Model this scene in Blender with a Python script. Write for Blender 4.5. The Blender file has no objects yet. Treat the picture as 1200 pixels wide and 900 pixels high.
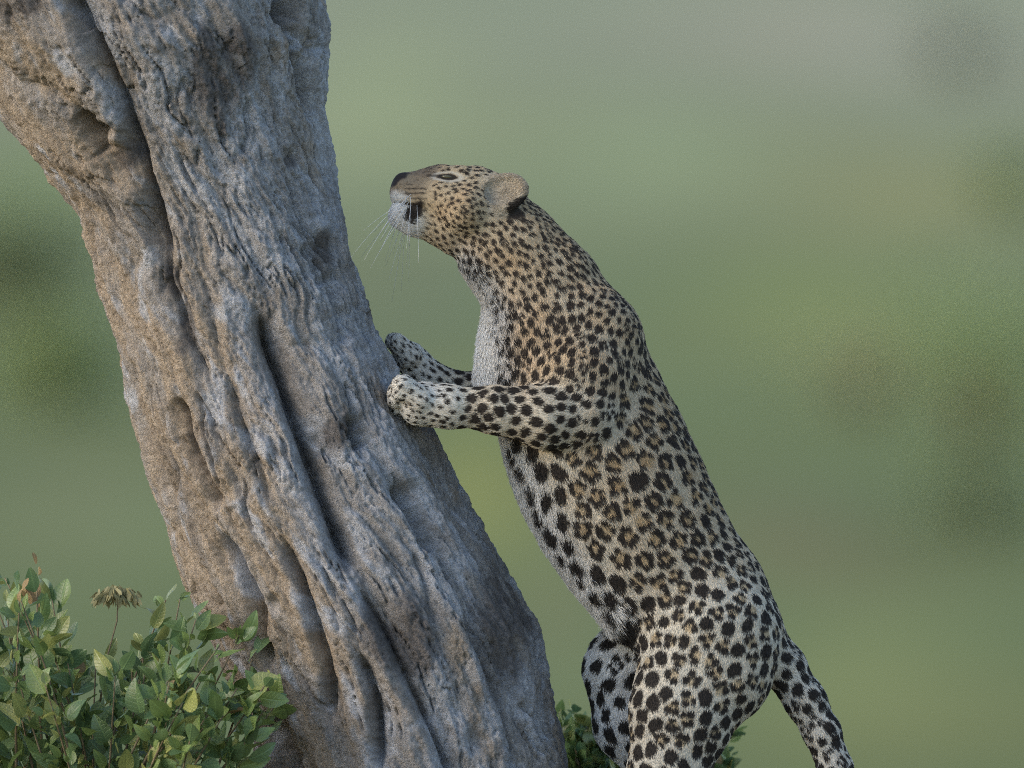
import bpy, math, random
import numpy as np
from mathutils import Vector
from mathutils.kdtree import KDTree

R = math.radians
rng = np.random.default_rng(7)
random.seed(7)
scene = bpy.context.scene
COL = scene.collection

# ---------------------------------------------------------------- camera, sky, sun, exposure
PX = 1.0 / 600.0                 # metres per unit of the working drawing (600 units = 1 m)
GROUND_U = 1110.0                # drawing height of the soil at the tree's foot
def W(x, y, d=0.0):              # drawing units (x right, y down, d away) -> world metres
    return Vector(((x - 600) * PX, d * PX, (GROUND_U - y) * PX))

cam_data = bpy.data.cameras.new("camera")
cam = bpy.data.objects.new("camera", cam_data)
COL.objects.link(cam)
cam.location = (0.0, -30.0, 1.1)
cam.rotation_euler = (R(90), 0, 0)
cam_data.sensor_width = 36
cam_data.lens = 540
cam_data.clip_start = 0.5
cam_data.clip_end = 6000
cam_data.dof.use_dof = True
cam_data.dof.focus_distance = 29.88
cam_data.dof.aperture_fstop = 2.6
scene.camera = cam

SUN_EL, SUN_AZ = R(26), R(-112)   # azimuth measured from +Y towards +X: low light from front left
world = bpy.data.worlds.new("World")
scene.world = world
world.use_nodes = True
wn = world.node_tree
wn.nodes.clear()
sky = wn.nodes.new("ShaderNodeTexSky")
sky.sky_type = 'NISHITA'
sky.sun_disc = False
sky.sun_elevation = SUN_EL
sky.sun_rotation = SUN_AZ
sky.air_density = 1.0
sky.dust_density = 1.0
sky.ozone_density = 1.0
bg = wn.nodes.new("ShaderNodeBackground")
bg.inputs[1].default_value = 0.13
wo = wn.nodes.new("ShaderNodeOutputWorld")
wn.links.new(sky.outputs[0], bg.inputs[0])
wn.links.new(bg.outputs[0], wo.inputs[0])

sun_data = bpy.data.lights.new("sun", 'SUN')
sun_data.energy = 0.85
sun_data.angle = R(40)
sun_data.color = (1.0, 0.89, 0.75)
sun = bpy.data.objects.new("sun", sun_data)
COL.objects.link(sun)
sd = Vector((math.sin(SUN_AZ) * math.cos(SUN_EL), math.cos(SUN_AZ) * math.cos(SUN_EL), math.sin(SUN_EL)))
sun.rotation_euler = sd.to_track_quat('Z', 'Y').to_euler()

scene.view_settings.view_transform = 'Standard'
scene.view_settings.look = 'None'
scene.view_settings.gamma = 1.0
scene.view_settings.use_curve_mapping = False
scene.view_settings.exposure = 1.42
scene.render.engine = 'CYCLES'
scene.cycles.use_denoising = False
scene.cycles.filter_width = 0.9
scene.cycles.use_adaptive_sampling = False
scene.cycles.max_bounces = 6
scene.cycles.diffuse_bounces = 3
scene.cycles.glossy_bounces = 2
scene.cycles.transmission_bounces = 3
scene.cycles.caustics_reflective = False
scene.cycles.caustics_refractive = False
try:
    scene.cycles_curves.shape = 'RIBBONS'
except Exception:
    pass

# ---------------------------------------------------------------- helpers
def tag(o, label=None, cat=None, group=None, kind=None):
    if label: o["label"] = label
    if cat: o["category"] = cat
    if group: o["group"] = group
    if kind: o["kind"] = kind
    return o

def empty(name, loc):
    o = bpy.data.objects.new(name, None)
    o.empty_display_size = 0.1
    o.location = loc
    COL.objects.link(o)
    return o

def link(name, mesh, mat=None, parent=None, smooth=True):
    if mat is not None and not mesh.materials:
        mesh.materials.append(mat)
    if smooth and len(mesh.polygons):
        mesh.polygons.foreach_set("use_smooth", np.ones(len(mesh.polygons), dtype=bool))
    o = bpy.data.objects.new(name, mesh)
    COL.objects.link(o)
    if parent is not None:
        o.parent = parent
        o.matrix_parent_inverse = parent.matrix_basis.inverted()   # children are given in world metres
    return o

def mesh_np(name, v, f):
    """v (N,3) float, f (M,k) int, all faces with k corners"""
    v = np.asarray(v, dtype=np.float32); f = np.asarray(f, dtype=np.int32)
    me = bpy.data.meshes.new(name)
    me.vertices.add(len(v)); me.vertices.foreach_set("co", v.ravel())
    k = f.shape[1]
    me.loops.add(f.size); me.loops.foreach_set("vertex_index", f.ravel())
    me.polygons.add(len(f))
    me.polygons.foreach_set("loop_start", np.arange(0, f.size, k, dtype=np.int32))
    try:
        me.polygons.foreach_set("loop_total", np.full(len(f), k, dtype=np.int32))
    except Exception:
        pass
    me.update(calc_edges=True)
    return me

def set_col(me, name, col):
    a = me.attributes.new(name, 'FLOAT_COLOR', 'POINT')
    c = np.ones((len(col), 4), dtype=np.float32); c[:, :3] = col
    a.data.foreach_set("color", c.ravel())

# gradient noise -------------------------------------------------
_perm = rng.permutation(256); _perm = np.concatenate([_perm, _perm, _perm]).astype(np.int32)
_g = rng.normal(size=(256, 3)); _g /= np.linalg.norm(_g, axis=1)[:, None]; _g = _g.astype(np.float32)
def noise(p, off=0.0):
    p = np.asarray(p, dtype=np.float32) + np.float32(off)
    i = np.floor(p).astype(np.int32); f = p - i; i &= 255
    u = f * f * f * (f * (f * 6 - 15) + 10)
    def c(dx, dy, dz):
        h = _perm[_perm[_perm[i[:, 0] + dx] + i[:, 1] + dy] + i[:, 2] + dz] & 255
        g = _g[h]
        return g[:, 0] * (f[:, 0] - dx) + g[:, 1] * (f[:, 1] - dy) + g[:, 2] * (f[:, 2] - dz)
    x0 = c(0,0,0) + u[:,0]*(c(1,0,0)-c(0,0,0)); x1 = c(0,1,0) + u[:,0]*(c(1,1,0)-c(0,1,0))
    y0 = x0 + u[:,1]*(x1-x0)
    x0 = c(0,0,1) + u[:,0]*(c(1,0,1)-c(0,0,1)); x1 = c(0,1,1) + u[:,0]*(c(1,1,1)-c(0,1,1))
    y1 = x0 + u[:,1]*(x1-x0)
    return (y0 + u[:,2]*(y1-y0)) * 1.6
def fbm(p, n=3, off=0.0):
    s = 0; a = 1.0; t = 0
    for k in range(n):
        s = s + a * noise(p * (2.03 ** k), off + 17.3 * k); t += a; a *= 0.5
    return s / t
def sstep(a, b, x):
    t = np.clip((x - a) / (b - a), 0, 1)
    return t * t * (3 - 2 * t)
def lerp3(a, b, t):
    return a + (b - a) * t[:, None]

# materials -------------------------------------------------------
def new_mat(name):
    m = bpy.data.materials.new(name); m.use_nodes = True
    n = m.node_tree.nodes; l = m.node_tree.links
    return m, n, l, n["Principled BSDF"]

def attr_mat(name, attr, rough=0.8, spec=0.3, mottle=None, bump=None):
    m, n, l, b = new_mat(name)
    a = n.new("ShaderNodeAttribute"); a.attribute_name = attr
    src = a.outputs["Color"]
    b.inputs["Roughness"].default_value = rough
    b.inputs["Specular IOR Level"].default_value = spec
    tc = n.new("ShaderNodeTexCoord")
    if mottle:
        sc, amt = mottle
        t = n.new("ShaderNodeTexNoise"); t.inputs["Scale"].default_value = sc; t.inputs["Detail"].default_value = 5
        t.inputs["Roughness"].default_value = 0.7
        l.new(tc.outputs["Object"], t.inputs["Vector"])
        mr = n.new("ShaderNodeMapRange")
        mr.inputs[1].default_value = 0.25; mr.inputs[2].default_value = 0.75
        mr.inputs[3].default_value = 1 - amt; mr.inputs[4].default_value = 1 + amt
        l.new(t.outputs[0], mr.inputs[0])
        mx = n.new("ShaderNodeVectorMath"); mx.operation = 'SCALE'
        l.new(src, mx.inputs[0]); l.new(mr.outputs[0], mx.inputs["Scale"])
        src = mx.outputs[0]
    l.new(src, b.inputs["Base Color"])
    if bump:
        sc, dist, st = bump
        t = n.new("ShaderNodeTexNoise"); t.inputs["Scale"].default_value = sc; t.inputs["Detail"].default_value = 6
        t.inputs["Roughness"].default_value = 0.75
        l.new(tc.outputs["Object"], t.inputs["Vector"])
        bp = n.new("ShaderNodeBump"); bp.inputs["Distance"].default_value = dist; bp.inputs["Strength"].default_value = st
        l.new(t.outputs[0], bp.inputs["Height"]); l.new(bp.outputs[0], b.inputs["Normal"])
    return m

def leaf_mat(name, col, rough=0.36, trans=0.35, var=0.25):
    m, n, l, b = new_mat(name)
    b.inputs["Coat Weight"].default_value = 0.0
    oi = n.new("ShaderNodeObjectInfo"); tc = n.new("ShaderNodeTexCoord"); geo = n.new("ShaderNodeNewGeometry")
    t = n.new("ShaderNodeTexNoise"); t.inputs["Scale"].default_value = 38; t.inputs["Detail"].default_value = 4
    l.new(geo.outputs["Position"], t.inputs["Vector"])
    ad = n.new("ShaderNodeMath"); ad.operation = 'ADD'
    l.new(t.outputs[0], ad.inputs[0]); l.new(geo.outputs["Random Per Island"], ad.inputs[1])
    ad2 = n.new("ShaderNodeMath"); ad2.operation = 'ADD'
    l.new(ad.outputs[0], ad2.inputs[0]); l.new(oi.outputs["Random"], ad2.inputs[1])
    mr = n.new("ShaderNodeMapRange"); mr.inputs[1].default_value = 0.3; mr.inputs[2].default_value = 2.2
    mr.inputs[3].default_value = 0; mr.inputs[4].default_value = 1
    l.new(ad2.outputs[0], mr.inputs[0])
    rp = n.new("ShaderNodeValToRGB")
    c = np.array(col)
    rp.color_ramp.elements[0].color = (*(c * (1 - var)), 1)
    e = rp.color_ramp.elements.new(0.55); e.color = (*c, 1)
    rp.color_ramp.elements[-1].color = (*(c * (1 + var * 1.3) + np.array([.012, .008, 0])), 1)
    l.new(mr.outputs[0], rp.inputs[0])
    la = n.new("ShaderNodeAttribute"); la.attribute_name = "blade"       # x across, y along the blade
    sx = n.new("ShaderNodeSeparateXYZ"); l.new(la.outputs["Vector"], sx.inputs[0])
    def mth(op, a, b2=None, v=None):
        k = n.new("ShaderNodeMath"); k.operation = op; l.new(a, k.inputs[0])
        if b2 is not None: l.new(b2, k.inputs[1])
        if v is not None: k.inputs[1].default_value = v
        return k.outputs[0]
    ab = mth('ABSOLUTE', sx.outputs[0])
    rib = n.new("ShaderNodeMapRange"); rib.inputs[1].default_value = 0.0; rib.inputs[2].default_value = 0.13; rib.inputs[3].default_value = 1; rib.inputs[4].default_value = 0
    l.new(ab, rib.inputs[0])
    ph = mth('SINE', mth('MULTIPLY', mth('SUBTRACT', sx.outputs[1], mth('MULTIPLY', ab, v=.22)), v=46.0))
    vein = n.new("ShaderNodeMapRange"); vein.inputs[1].default_value = .72; vein.inputs[2].default_value = 1.0; vein.inputs[3].default_value = 0; vein.inputs[4].default_value = .45
    l.new(ph, vein.inputs[0])
    vv = mth('MAXIMUM', rib.outputs[0], vein.outputs[0])
    mc = n.new("ShaderNodeMix"); mc.data_type = 'RGBA'; mc.inputs["B"].default_value = (*(c * 1.5 + np.array([.03, .035, .012])), 1)
    l.new(mth('MULTIPLY', vv, v=.55), mc.inputs["Factor"]); l.new(rp.outputs[0], mc.inputs["A"])
    colr = mc.outputs["Result"]
    l.new(colr, b.inputs["Base Color"])
    bp = n.new("ShaderNodeBump"); bp.inputs["Distance"].default_value = .0016; bp.inputs["Strength"].default_value = .7
    hh = mth('ADD', mth('MULTIPLY', vv, v=-.6), mth('MULTIPLY', t.outputs[0], v=1.2)); l.new(hh, bp.inputs["Height"]); l.new(bp.outputs[0], b.inputs["Normal"])
    b.inputs["Roughness"].default_value = rough
    b.inputs["Specular IOR Level"].default_value = 0.6
    tr = n.new("ShaderNodeBsdfTranslucent"); l.new(colr, tr.inputs[0])
    mx = n.new("ShaderNodeMixShader"); mx.inputs[0].default_value = trans
    l.new(b.outputs[0], mx.inputs[1]); l.new(tr.outputs[0], mx.inputs[2])
    l.new(mx.outputs[0], n["Material Output"].inputs[0])
    return m

def plain(name, col, rough=0.6, spec=0.3, mottle=(60, 0.25)):
    m, n, l, b = new_mat(name)
    t = n.new("ShaderNodeTexNoise"); t.inputs["Scale"].default_value = mottle[0]; t.inputs["Detail"].default_value = 4
    tc = n.new("ShaderNodeTexCoord"); l.new(tc.outputs["Object"], t.inputs["Vector"])
    rp = n.new("ShaderNodeValToRGB"); c = np.array(col)
    rp.color_ramp.elements[0].position = 0.3; rp.color_ramp.elements[1].position = 0.7
    rp.color_ramp.elements[0].color = (*(c * (1 - mottle[1])), 1); rp.color_ramp.elements[1].color = (*(c * (1 + mottle[1])), 1)
    l.new(t.outputs[0], rp.inputs[0]); l.new(rp.outputs[0], b.inputs["Base Color"])
    b.inputs["Roughness"].default_value = rough; b.inputs["Specular IOR Level"].default_value = spec
    return m

def tube(pts, rad, n=7):
    """tapered tube along points, capped -> (verts, quads)"""
    pts = np.array(pts, dtype=float); m = len(pts)
    tan = np.gradient(pts, axis=0); tan /= np.linalg.norm(tan, axis=1)[:, None] + 1e-9
    ref = np.array([0.31, 0.83, 0.2]); V = []
    for i in range(m):
        a = np.cross(tan[i], ref); a /= np.linalg.norm(a) + 1e-9; b = np.cross(tan[i], a)
        for k in range(n):
            th = 2 * math.pi * k / n
            V.append(pts[i] + rad[i] * (math.cos(th) * a + math.sin(th) * b))
    F = [(i*n+k, i*n+(k+1) % n, (i+1)*n+(k+1) % n, (i+1)*n+k) for i in range(m-1) for k in range(n)]
    V.append(pts[0]); V.append(pts[-1]); c0, c1 = len(V)-2, len(V)-1
    for k in range(n):
        F.append((c0, (k+1) % n, k, k)); F.append((c1, (m-1)*n+k, (m-1)*n+(k+1) % n, (m-1)*n+(k+1) % n))
    return V, F
def tube_mesh(name, pts, rad, n=7):
    V, F = tube(pts, rad, n)
    me = bpy.data.meshes.new(name)
    me.from_pydata([tuple(v) for v in V], [], [tuple(dict.fromkeys(f)) for f in F]); me.update()
    return me

# ---------------------------------------------------------------- ground: knoll, dip, far grassy slope
def ground_z(x, y):
    x = np.asarray(x, float); y = np.asarray(y, float)
    near = -0.0 - 0.9 * sstep(-4, -22, y)                    # falls gently towards the viewer
    dip = -4.2 * sstep(2.5, 38, y)                           # falls away behind the tree
    rise = np.where(y > 70, (y - 70) * 0.0445 - 0.0, 0.0)    # far slope
    rise = rise + np.where(y > 620, (y - 620) * 0.05, 0.0)
    wob = 0.25 * np.sin(x * 0.045 + 1.3) * sstep(60, 160, y) * np.sin(y * 0.021)
    return np.where(y < 2.5, near, dip) + rise + wob - 0.0006 * np.where(y < 60, x * x, 0) * 0.2

ys = np.concatenate([np.linspace(-60, -6, 28), np.linspace(-5, 8, 40), np.linspace(8.6, 70, 40), np.linspace(72, 560, 190), np.linspace(570, 1500, 50)])
xs = np.concatenate([np.linspace(-900, -60, 40), np.linspace(-55, -4, 60), np.linspace(-3.6, 3.6, 30), np.linspace(4, 55, 60), np.linspace(60, 900, 40)])
gx, gy = np.meshgrid(xs, ys)
gz = ground_z(gx, gy)
P = np.stack([gx, gy, gz], -1).reshape(-1, 3)
near_m = (np.abs(P[:, 1]) < 6) & (np.abs(P[:, 0]) < 5)
P[:, 2] += np.where(near_m, 0.02 * fbm(P * 2.2, 3, 5.0) - 0.012, 0)
nx, ny = len(xs), len(ys)
ii = (np.arange(ny - 1)[:, None] * nx + np.arange(nx - 1)[None, :]).ravel()
me = mesh_np("ground", P, np.stack([ii, ii + 1, ii + nx + 1, ii + nx], 1))
# vegetation cover: kinds of grass and scrub, greyed with distance for haze
cov = np.tile(np.array([0.118, 0.150, 0.066]), (len(P), 1))
def scr(px, py):      # where the line from the viewer to a spot of the drawing meets the slope
    x, z = (px - 600) * PX, (450 - py) * PX
    for D in np.arange(95, 900, 1.0):
        y = D - 30
        if ground_z(np.array(x * D / 30), np.array(y)) >= 1.1 + z * D / 30:
            return x * D / 30, y
    return x * 30, 870
def patch(px, py, rx, ry, col, k=1.0):
    X, Y = scr(px, py); _, Y1 = scr(px, py - ry); _, Y0 = scr(px, py + ry)
    sx = rx * PX * (Y + 30) / 30
    dx = (P[:, 0] - X) / sx; dy = np.where(P[:, 1] > Y, (P[:, 1] - Y) / max(Y1 - Y, 3), (P[:, 1] - Y) / max(Y - Y0, 3))
    w = np.exp(-(dx * dx + dy * dy)) * k
    global cov
    cov = lerp3(cov, np.array(col), np.clip(w, 0, 1))
far = sstep(150, 420, P[:, 1])  # distance haze painted into the slope colour
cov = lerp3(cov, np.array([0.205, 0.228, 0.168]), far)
patch(1000, 40, 260, 70, (0.255, 0.250, 0.215), .8)
patch(760, 190, 260, 70, (0.212, 0.252, 0.150), .8)
patch(430, 150, 120, 120, (0.250, 0.285, 0.170), .8)
patch(1080, 230, 160, 50, (0.235, 0.235, 0.110), .8)
patch(960, 360, 180, 70, (0.190, 0.225, 0.080), .8)
patch(550, 570, 110, 90, (0.225, 0.240, 0.075), .9)
patch(480, 340, 90, 70, (0.150, 0.170, 0.100), .7)
patch(930, 640, 120, 70, (0.165, 0.165, 0.090), .7)
patch(1030, 810, 170, 110, (0.178, 0.208, 0.088), .8)
patch(660, 740, 60, 90, (0.175, 0.185, 0.090), .8)
patch(110, 600, 160, 70, (0.170, 0.185, 0.095), .8)
patch(30, 220, 120, 60, (0.150, 0.200, 0.085), .7)
n1 = fbm(P * np.array([0.16, 0.05, 0.0]) + 3.1, 3)
n2 = fbm(P * np.array([0.22, 0.07, 0.0]) + 9.7, 2)
cov *= 1 + 0.24 * n1[:, None] + n2[:, None] * np.array([.14, .02, -.06])
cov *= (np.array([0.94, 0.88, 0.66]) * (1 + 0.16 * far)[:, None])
soil = sstep(6, 2, np.hypot(P[:, 0], P[:, 1])) * 0.8
cov = lerp3(cov, np.array([0.16, 0.125, 0.085]), soil)
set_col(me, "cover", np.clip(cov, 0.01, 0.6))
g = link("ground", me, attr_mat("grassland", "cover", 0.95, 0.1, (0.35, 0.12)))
tag(g, "grassy ground falling behind the tree and rising into a far green slope", kind="structure")

# ---------------------------------------------------------------- old tree: leaning fluted trunk
L_PTS = [(-520,-395),(-330,-200),(-200,-80),(-84,0),(-40,60),(0,128),(30,170),(60,210),(90,250),(105,290),(125,350),(140,400),(150,450),(165,520),(180,580),(202,640),(226,700),(252,745),(270,790),(292,830),(304,870),(308,910),(300,990),(262,1080),(235,1130)]
R_PTS = [(372,-395),(368,-200),(372,-80),(375,0),(381,60),(376,130),(384,190),(390,220),(410,290),(430,350),(437,385),(455,420),(478,470),(500,506),(519,545),(529,572),(545,602),(575,650),(602,700),(625,742),(636,790),(642,830),(654,870),(662,905),(690,990),(735,1080),(770,1130)]
TOP, BOT = -240, 1125
yy = np.arange(TOP, BOT + 0.1, 2.2)
Lx = np.interp(yy, [p[1] for p in L_PTS], [p[0] for p in L_PTS])
Rx = np.interp(yy, [p[1] for p in R_PTS], [p[0] for p in R_PTS])
ker = np.hanning(13); ker /= ker.sum()
Lx = np.convolve(np.pad(Lx, 6, 'edge'), ker, 'valid'); Rx = np.convolve(np.pad(Rx, 6, 'edge'), ker, 'valid')
NA = 520
th = np.linspace(0, 2 * math.pi, NA, endpoint=False)
cx, hw = (Lx + Rx) / 2, (Rx - Lx) / 2
ddep = np.clip(hw, 0, 215) * 0.86
X = cx[:, None] + hw[:, None] * np.cos(th)[None]
D = ddep[:, None] * np.sin(th)[None]
Y = np.repeat(yy[:, None], NA, 1)
p0 = np.stack([X, D, -Y], -1).reshape(-1, 3)
NR = len(yy)
A = p0.reshape(NR, NA, 3)
ta = np.roll(A, -1, 1) - np.roll(A, 1, 1)
tz = np.gradient(A, axis=0)
nrm = np.cross(tz, ta); nrm /= np.linalg.norm(nrm, axis=2)[..., None] + 1e-9
if (nrm[:, 0, 0]).mean() < 0: nrm = -nrm
nrm = nrm.reshape(-1, 3)
shear = np.stack([(X - cx[:, None]).ravel(), D.ravel(), -Y.ravel()], -1)     # trunk space: axis upright
tw = shear[:, 2] * 0.0006
tsp = np.stack([shear[:, 0] * np.cos(tw) - shear[:, 1] * np.sin(tw), shear[:, 0] * np.sin(tw) + shear[:, 1] * np.cos(tw), shear[:, 2]], -1)
wv = np.stack([fbm(tsp / 110, 2, 3.3), fbm(tsp / 110, 2, 9.1), fbm(tsp / 110, 2, 15.7)], -1) * 22
q = tsp + wv
def an(s, e): return q / np.array([s, s, s * e])
flute = fbm(an(62, 5.5), 2, 40.0)
rope = np.abs(fbm(an(88, 6.5), 1, 61.0)) ** 0.6
rope2 = np.abs(fbm(an(42, 5.0), 2, 71.0)) ** 0.6
fib = fbm(an(13, 3.2), 3, 80.0)
lump = fbm(q / 46, 3, 22.0)
pit = np.clip(fbm(q / 9.0, 2, 33.0) - 0.12, 0, 1)
grit = fbm(tsp / 4.6, 2, 55.0)
flake = np.abs(fbm(np.stack([q[:, 0] / 7 - q[:, 2] / 16, q[:, 1] / 9, q[:, 2] / 13], -1), 3, 201.0))
crack = np.clip(0.055 - np.abs(fbm(an(30, 8.0), 3, 231.0)), 0, 1) / 0.055 * sstep(-.15, .2, fbm(q / 80, 2, 251.0))
crack2 = np.clip(0.07 - np.abs(fbm(an(11, 5.5), 2, 271.0)), 0, 1) / 0.07 * sstep(-.1, .3, fbm(q / 45, 2, 281.0))
fibre = fbm(an(4.2, 6.0), 2, 291.0)
disp = 7 * flute + 20 * (rope - .45) + 8 * (rope2 - .4) + 5.0 * fib + 4.0 * lump - 2.2 * pit + 1.3 * grit - 4.5 * flake - 8.0 * crack - 3.6 * crack2 + 2.2 * fibre + 4.0

front = p0[:, 1] < 0.25 * ddep.repeat(NA)
def seg_dist(poly):
    x, y = p0[front][:, 0], -p0[front][:, 2]
    x = x + wv[front][:, 0] * 0.28; y = y + wv[front][:, 2] * 0.28
    best = np.full(len(x), 1e9); side = np.zeros(len(x)); par = np.zeros(len(x))
    n = len(poly) - 1
    for i in range(n):
        ax, ay = poly[i]; bx, by = poly[i+1]
        dx, dy = bx - ax, by - ay; LL = dx*dx + dy*dy
        t = np.clip(((x-ax)*dx + (y-ay)*dy) / LL, 0, 1)
        d = np.hypot(x - ax - t*dx, y - ay - t*dy)
        s = np.sign((x-ax)*dy - (y-ay)*dx)
        m = d < best
        best = np.where(m, d, best); side = np.where(m, s, side); par = np.where(m, (i + t) / n, par)
    return best, side, par
GROOVES = [  # polyline, depth, core width, flank width, lift of the far lip
    ([(84,-40),(92,5),(126,76),(150,130),(164,178),(174,216),(184,262),(200,312)], 26, 6, 26, 9),
    ([(336,-80),(338,-20),(341,20),(350,50),(360,100),(366,140)], 26, 4, 10, 3),
    ([(332,-90),(336,-20),(341,34)], 44, 8, 10, 0),
    ([(304,362),(316,392),(331,430),(350,492),(366,540),(388,592),(404,640),(416,676)], 30, 8, 20, 6),
    ([(416,676),(440,712),(470,770),(496,830),(520,880),(540,930)], 15, 4.5, 18, 4),
    ([(412,482),(418,506),(428,524)], 18, 6, 13, 3),
    ([(470,562),(478,590),(492,622),(504,646)], 20, 6, 15, 4),
    ([(206,462),(216,492),(226,532),(244,574),(256,602)], 20, 6, 20, 4),
    ([(252,622),(274,660),(298,716),(308,756),(312,796)], 18, 6, 18, 5),
    ([(330,620),(350,668),(372,736),(388,800),(392,850)], 17, 5.5, 17, 5),
    ([(424,762),(438,808),(446,850),(452,905)], 19, 5.5, 15, 5),
    ([(268,440),(284,486),(306,548),(322,592)], 8, 4, 14, 3),
    ([(180,250),(196,320),(216,380),(250,452)], 7, 4, 18, 3),
    ([(356,286),(372,312),(380,338)], 12, 6, 12, 2),
    ([(384,330),(398,372),(404,410)], 9, 5, 12, 2),
    ([(545,700),(556,752),(584,812),(600,870),(606,920)], 8, 4, 16, 2),
    ([(612,820),(630,842),(644,872)], 9, 3, 8, 2),
    ([(348,30),(366,58),(380,52)], 6, 3, 6, 0),
    ([(300,840),(318,866),(340,905)], 22, 9, 18, 0),
    ([(480,640),(500,690),(512,730)], 6, 3.5, 14, 2),
    ([(150,410),(168,470),(188,540),(206,600)], 8, 4, 16, 2),
    ([(96,136),(104,152),(112,164),(124,160),(134,150)], 24, 6, 14, 6),
    ([(214,180),(222,206),(236,232)], 5, 2.2, 5, 0),
    ([(104,152),(116,176),(122,190)], 16, 6, 12, 0),
    ([(238,178),(236,200)], 4, 2, 4, 0),
    ([(290,120),(296,160),(286,186)], 5, 4, 9, 0),
]
gd = np.zeros(len(p0))
fr = np.zeros(front.sum())
for poly, dep, wc, wf, lip in GROOVES:
    d, s, t = seg_dist(poly)
    fade = np.clip(np.sin(np.pi * np.clip(t, 0.02, 0.98)) * 2.2, 0, 1)
    wcv = wc * (0.75 + 0.5 * np.abs(np.sin(t * 9)))
    core = np.exp(-(d / (wcv * .8)) ** 1.3)
    flank = np.exp(-(d / wf) ** 2) * 0.42
    liprise = np.exp(-((d - wf * 0.85) / (wf * 0.5)) ** 2) * (s < 0) * lip
    fr += fade * (-dep * (core * 1.35 + flank * 1.1) + liprise)
# knot hollows
for (kx, ky, kr, kd) in [(150,186,22,14),(385,290,12,9),(345,185,7,7),(392,325,12,9),(376,512,6,6),(322,706,7,9),(300,676,8,5),(560,862,12,8)]:
    x, y = p0[front][:, 0], -p0[front][:, 2]
    r = np.hypot(x - kx, (y - ky) * 0.8) * (1 + 0.25 * wv[front][:, 1] / 22)
    fr += -kd * np.exp(-(r / kr) ** 2) + kd * 0.28 * np.exp(-((r - kr * 1.7) / (kr * 0.5)) ** 2)
gd[front] = fr
edge = np.clip(np.abs(np.sin(np.tile(th, NR))) * 2.0, 0.3, 1)      # deep cuts die out towards the sides
disp = disp + gd * edge
pos = p0 + nrm * disp[:, None]
wpos = np.stack([(pos[:, 0] - 600) * PX, pos[:, 1] * PX, (GROUND_U + pos[:, 2]) * PX], -1)
r0 = (np.arange(NR - 1)[:, None] * NA); c0 = np.arange(NA)[None]
F = np.stack([r0 + c0, r0 + (c0 + 1) % NA, r0 + NA + (c0 + 1) % NA, r0 + NA + c0], -1).reshape(-1, 4)
me = mesh_np("trunk", wpos, F[:, ::-1])
# bark colours: grey wood, tan and lichen with warm and sky light painted in, dark patches
x, y = p0[:, 0], -p0[:, 2]
grey = np.array([0.300, 0.282, 0.270]); tan = np.array([0.345, 0.280, 0.215]); lich_sky = np.array([0.410, 0.420, 0.450]); dark_tone = np.array([0.115, 0.102, 0.095])
bark = np.tile(grey, (len(p0), 1))
a1 = fbm(an(40, 3.0), 3, 101.0); a2 = fbm(an(26, 2.2), 3, 131.0); a3 = fbm(q / 15, 3, 171.0); a4 = fbm(an(60, 3.0), 2, 7.7)
warm_side = sstep(0.35, -0.75, (x - cx.repeat(NA)) / hw.repeat(NA))       # left side, tinted tan for the warm light
tanw = np.clip(sstep(0.0, 0.35, a1 + 0.35 * (warm_side - 0.45)) * 0.75 + 0.25 * warm_side, 0, 1)
def band(poly, w):
    d, s, t = seg_dist(poly); o = np.zeros(len(p0)); o[front] = np.exp(-(d / w) ** 2) * np.clip(np.sin(np.pi * np.clip(t, .03, .97)) * 3, 0, 1); return o
tanw = np.maximum(tanw, band([(186,250),(214,340),(262,430),(286,500),(318,580),(352,650),(386,740),(412,830),(430,910)], 20) * (0.8 + a3))
tanw = np.maximum(tanw, band([(20,130),(90,230),(112,300),(160,330)], 16) * (0.8 + a3))
tanw = np.maximum(tanw, band([(232,590),(268,680),(290,760)], 14) * (0.8 + a3))
bark = lerp3(bark, tan, np.clip(tanw, 0, 1))
liw = sstep(0.02, 0.30, a2 + 0.22 * (1 - warm_side) - 0.10)  # stronger to the right: bluish sky light painted in with the lichen
for poly, w in [([(270,120),(300,210),(320,330)], 42), ([(380,50),(378,120),(392,230)], 20), ([(300,430),(340,540),(390,640),(440,720)], 20), ([(440,480),(470,600),(520,700)], 26), ([(330,200),(380,340),(440,440)], 26), ([(500,830),(540,900)], 40)]:
    liw = np.maximum(liw, band(poly, w) * np.clip(0.75 + 1.3 * a3, 0, 1))
bark = lerp3(bark, lich_sky, np.clip(liw, 0, 1) * 0.85)
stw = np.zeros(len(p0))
for (kx, ky, rx, ry) in [(255,95,34,75),(285,60,26,50),(30,10,34,22),(250,60,20,40),(385,295,14,26),(345,190,9,9),(200,330,18,26),(146,190,20,22),(220,390,12,40),(400,500,20,30),(470,740,60,60),(590,720,40,90),(260,140,14,30)]:  # brown stains, plus dark spots centred on knot hollows
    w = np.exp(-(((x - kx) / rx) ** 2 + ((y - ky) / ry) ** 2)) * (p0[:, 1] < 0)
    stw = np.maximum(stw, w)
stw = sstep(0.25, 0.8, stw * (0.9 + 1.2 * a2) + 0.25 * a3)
bark = lerp3(bark, dark_tone, np.clip(stw, 0, 1) * 0.88)
bark = lerp3(bark, dark_tone, sstep(0.22, 0.5, a4) * 0.35)
bark *= (1 + 0.30 * grit + 0.28 * a3 + 0.2 * fbm(tsp / 8, 2, 301.0))[:, None]
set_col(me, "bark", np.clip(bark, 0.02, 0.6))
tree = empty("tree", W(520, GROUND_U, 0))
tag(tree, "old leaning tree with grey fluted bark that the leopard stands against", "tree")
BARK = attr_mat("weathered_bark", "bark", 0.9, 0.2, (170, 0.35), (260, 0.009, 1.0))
link("trunk", me, BARK, tree)
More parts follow.
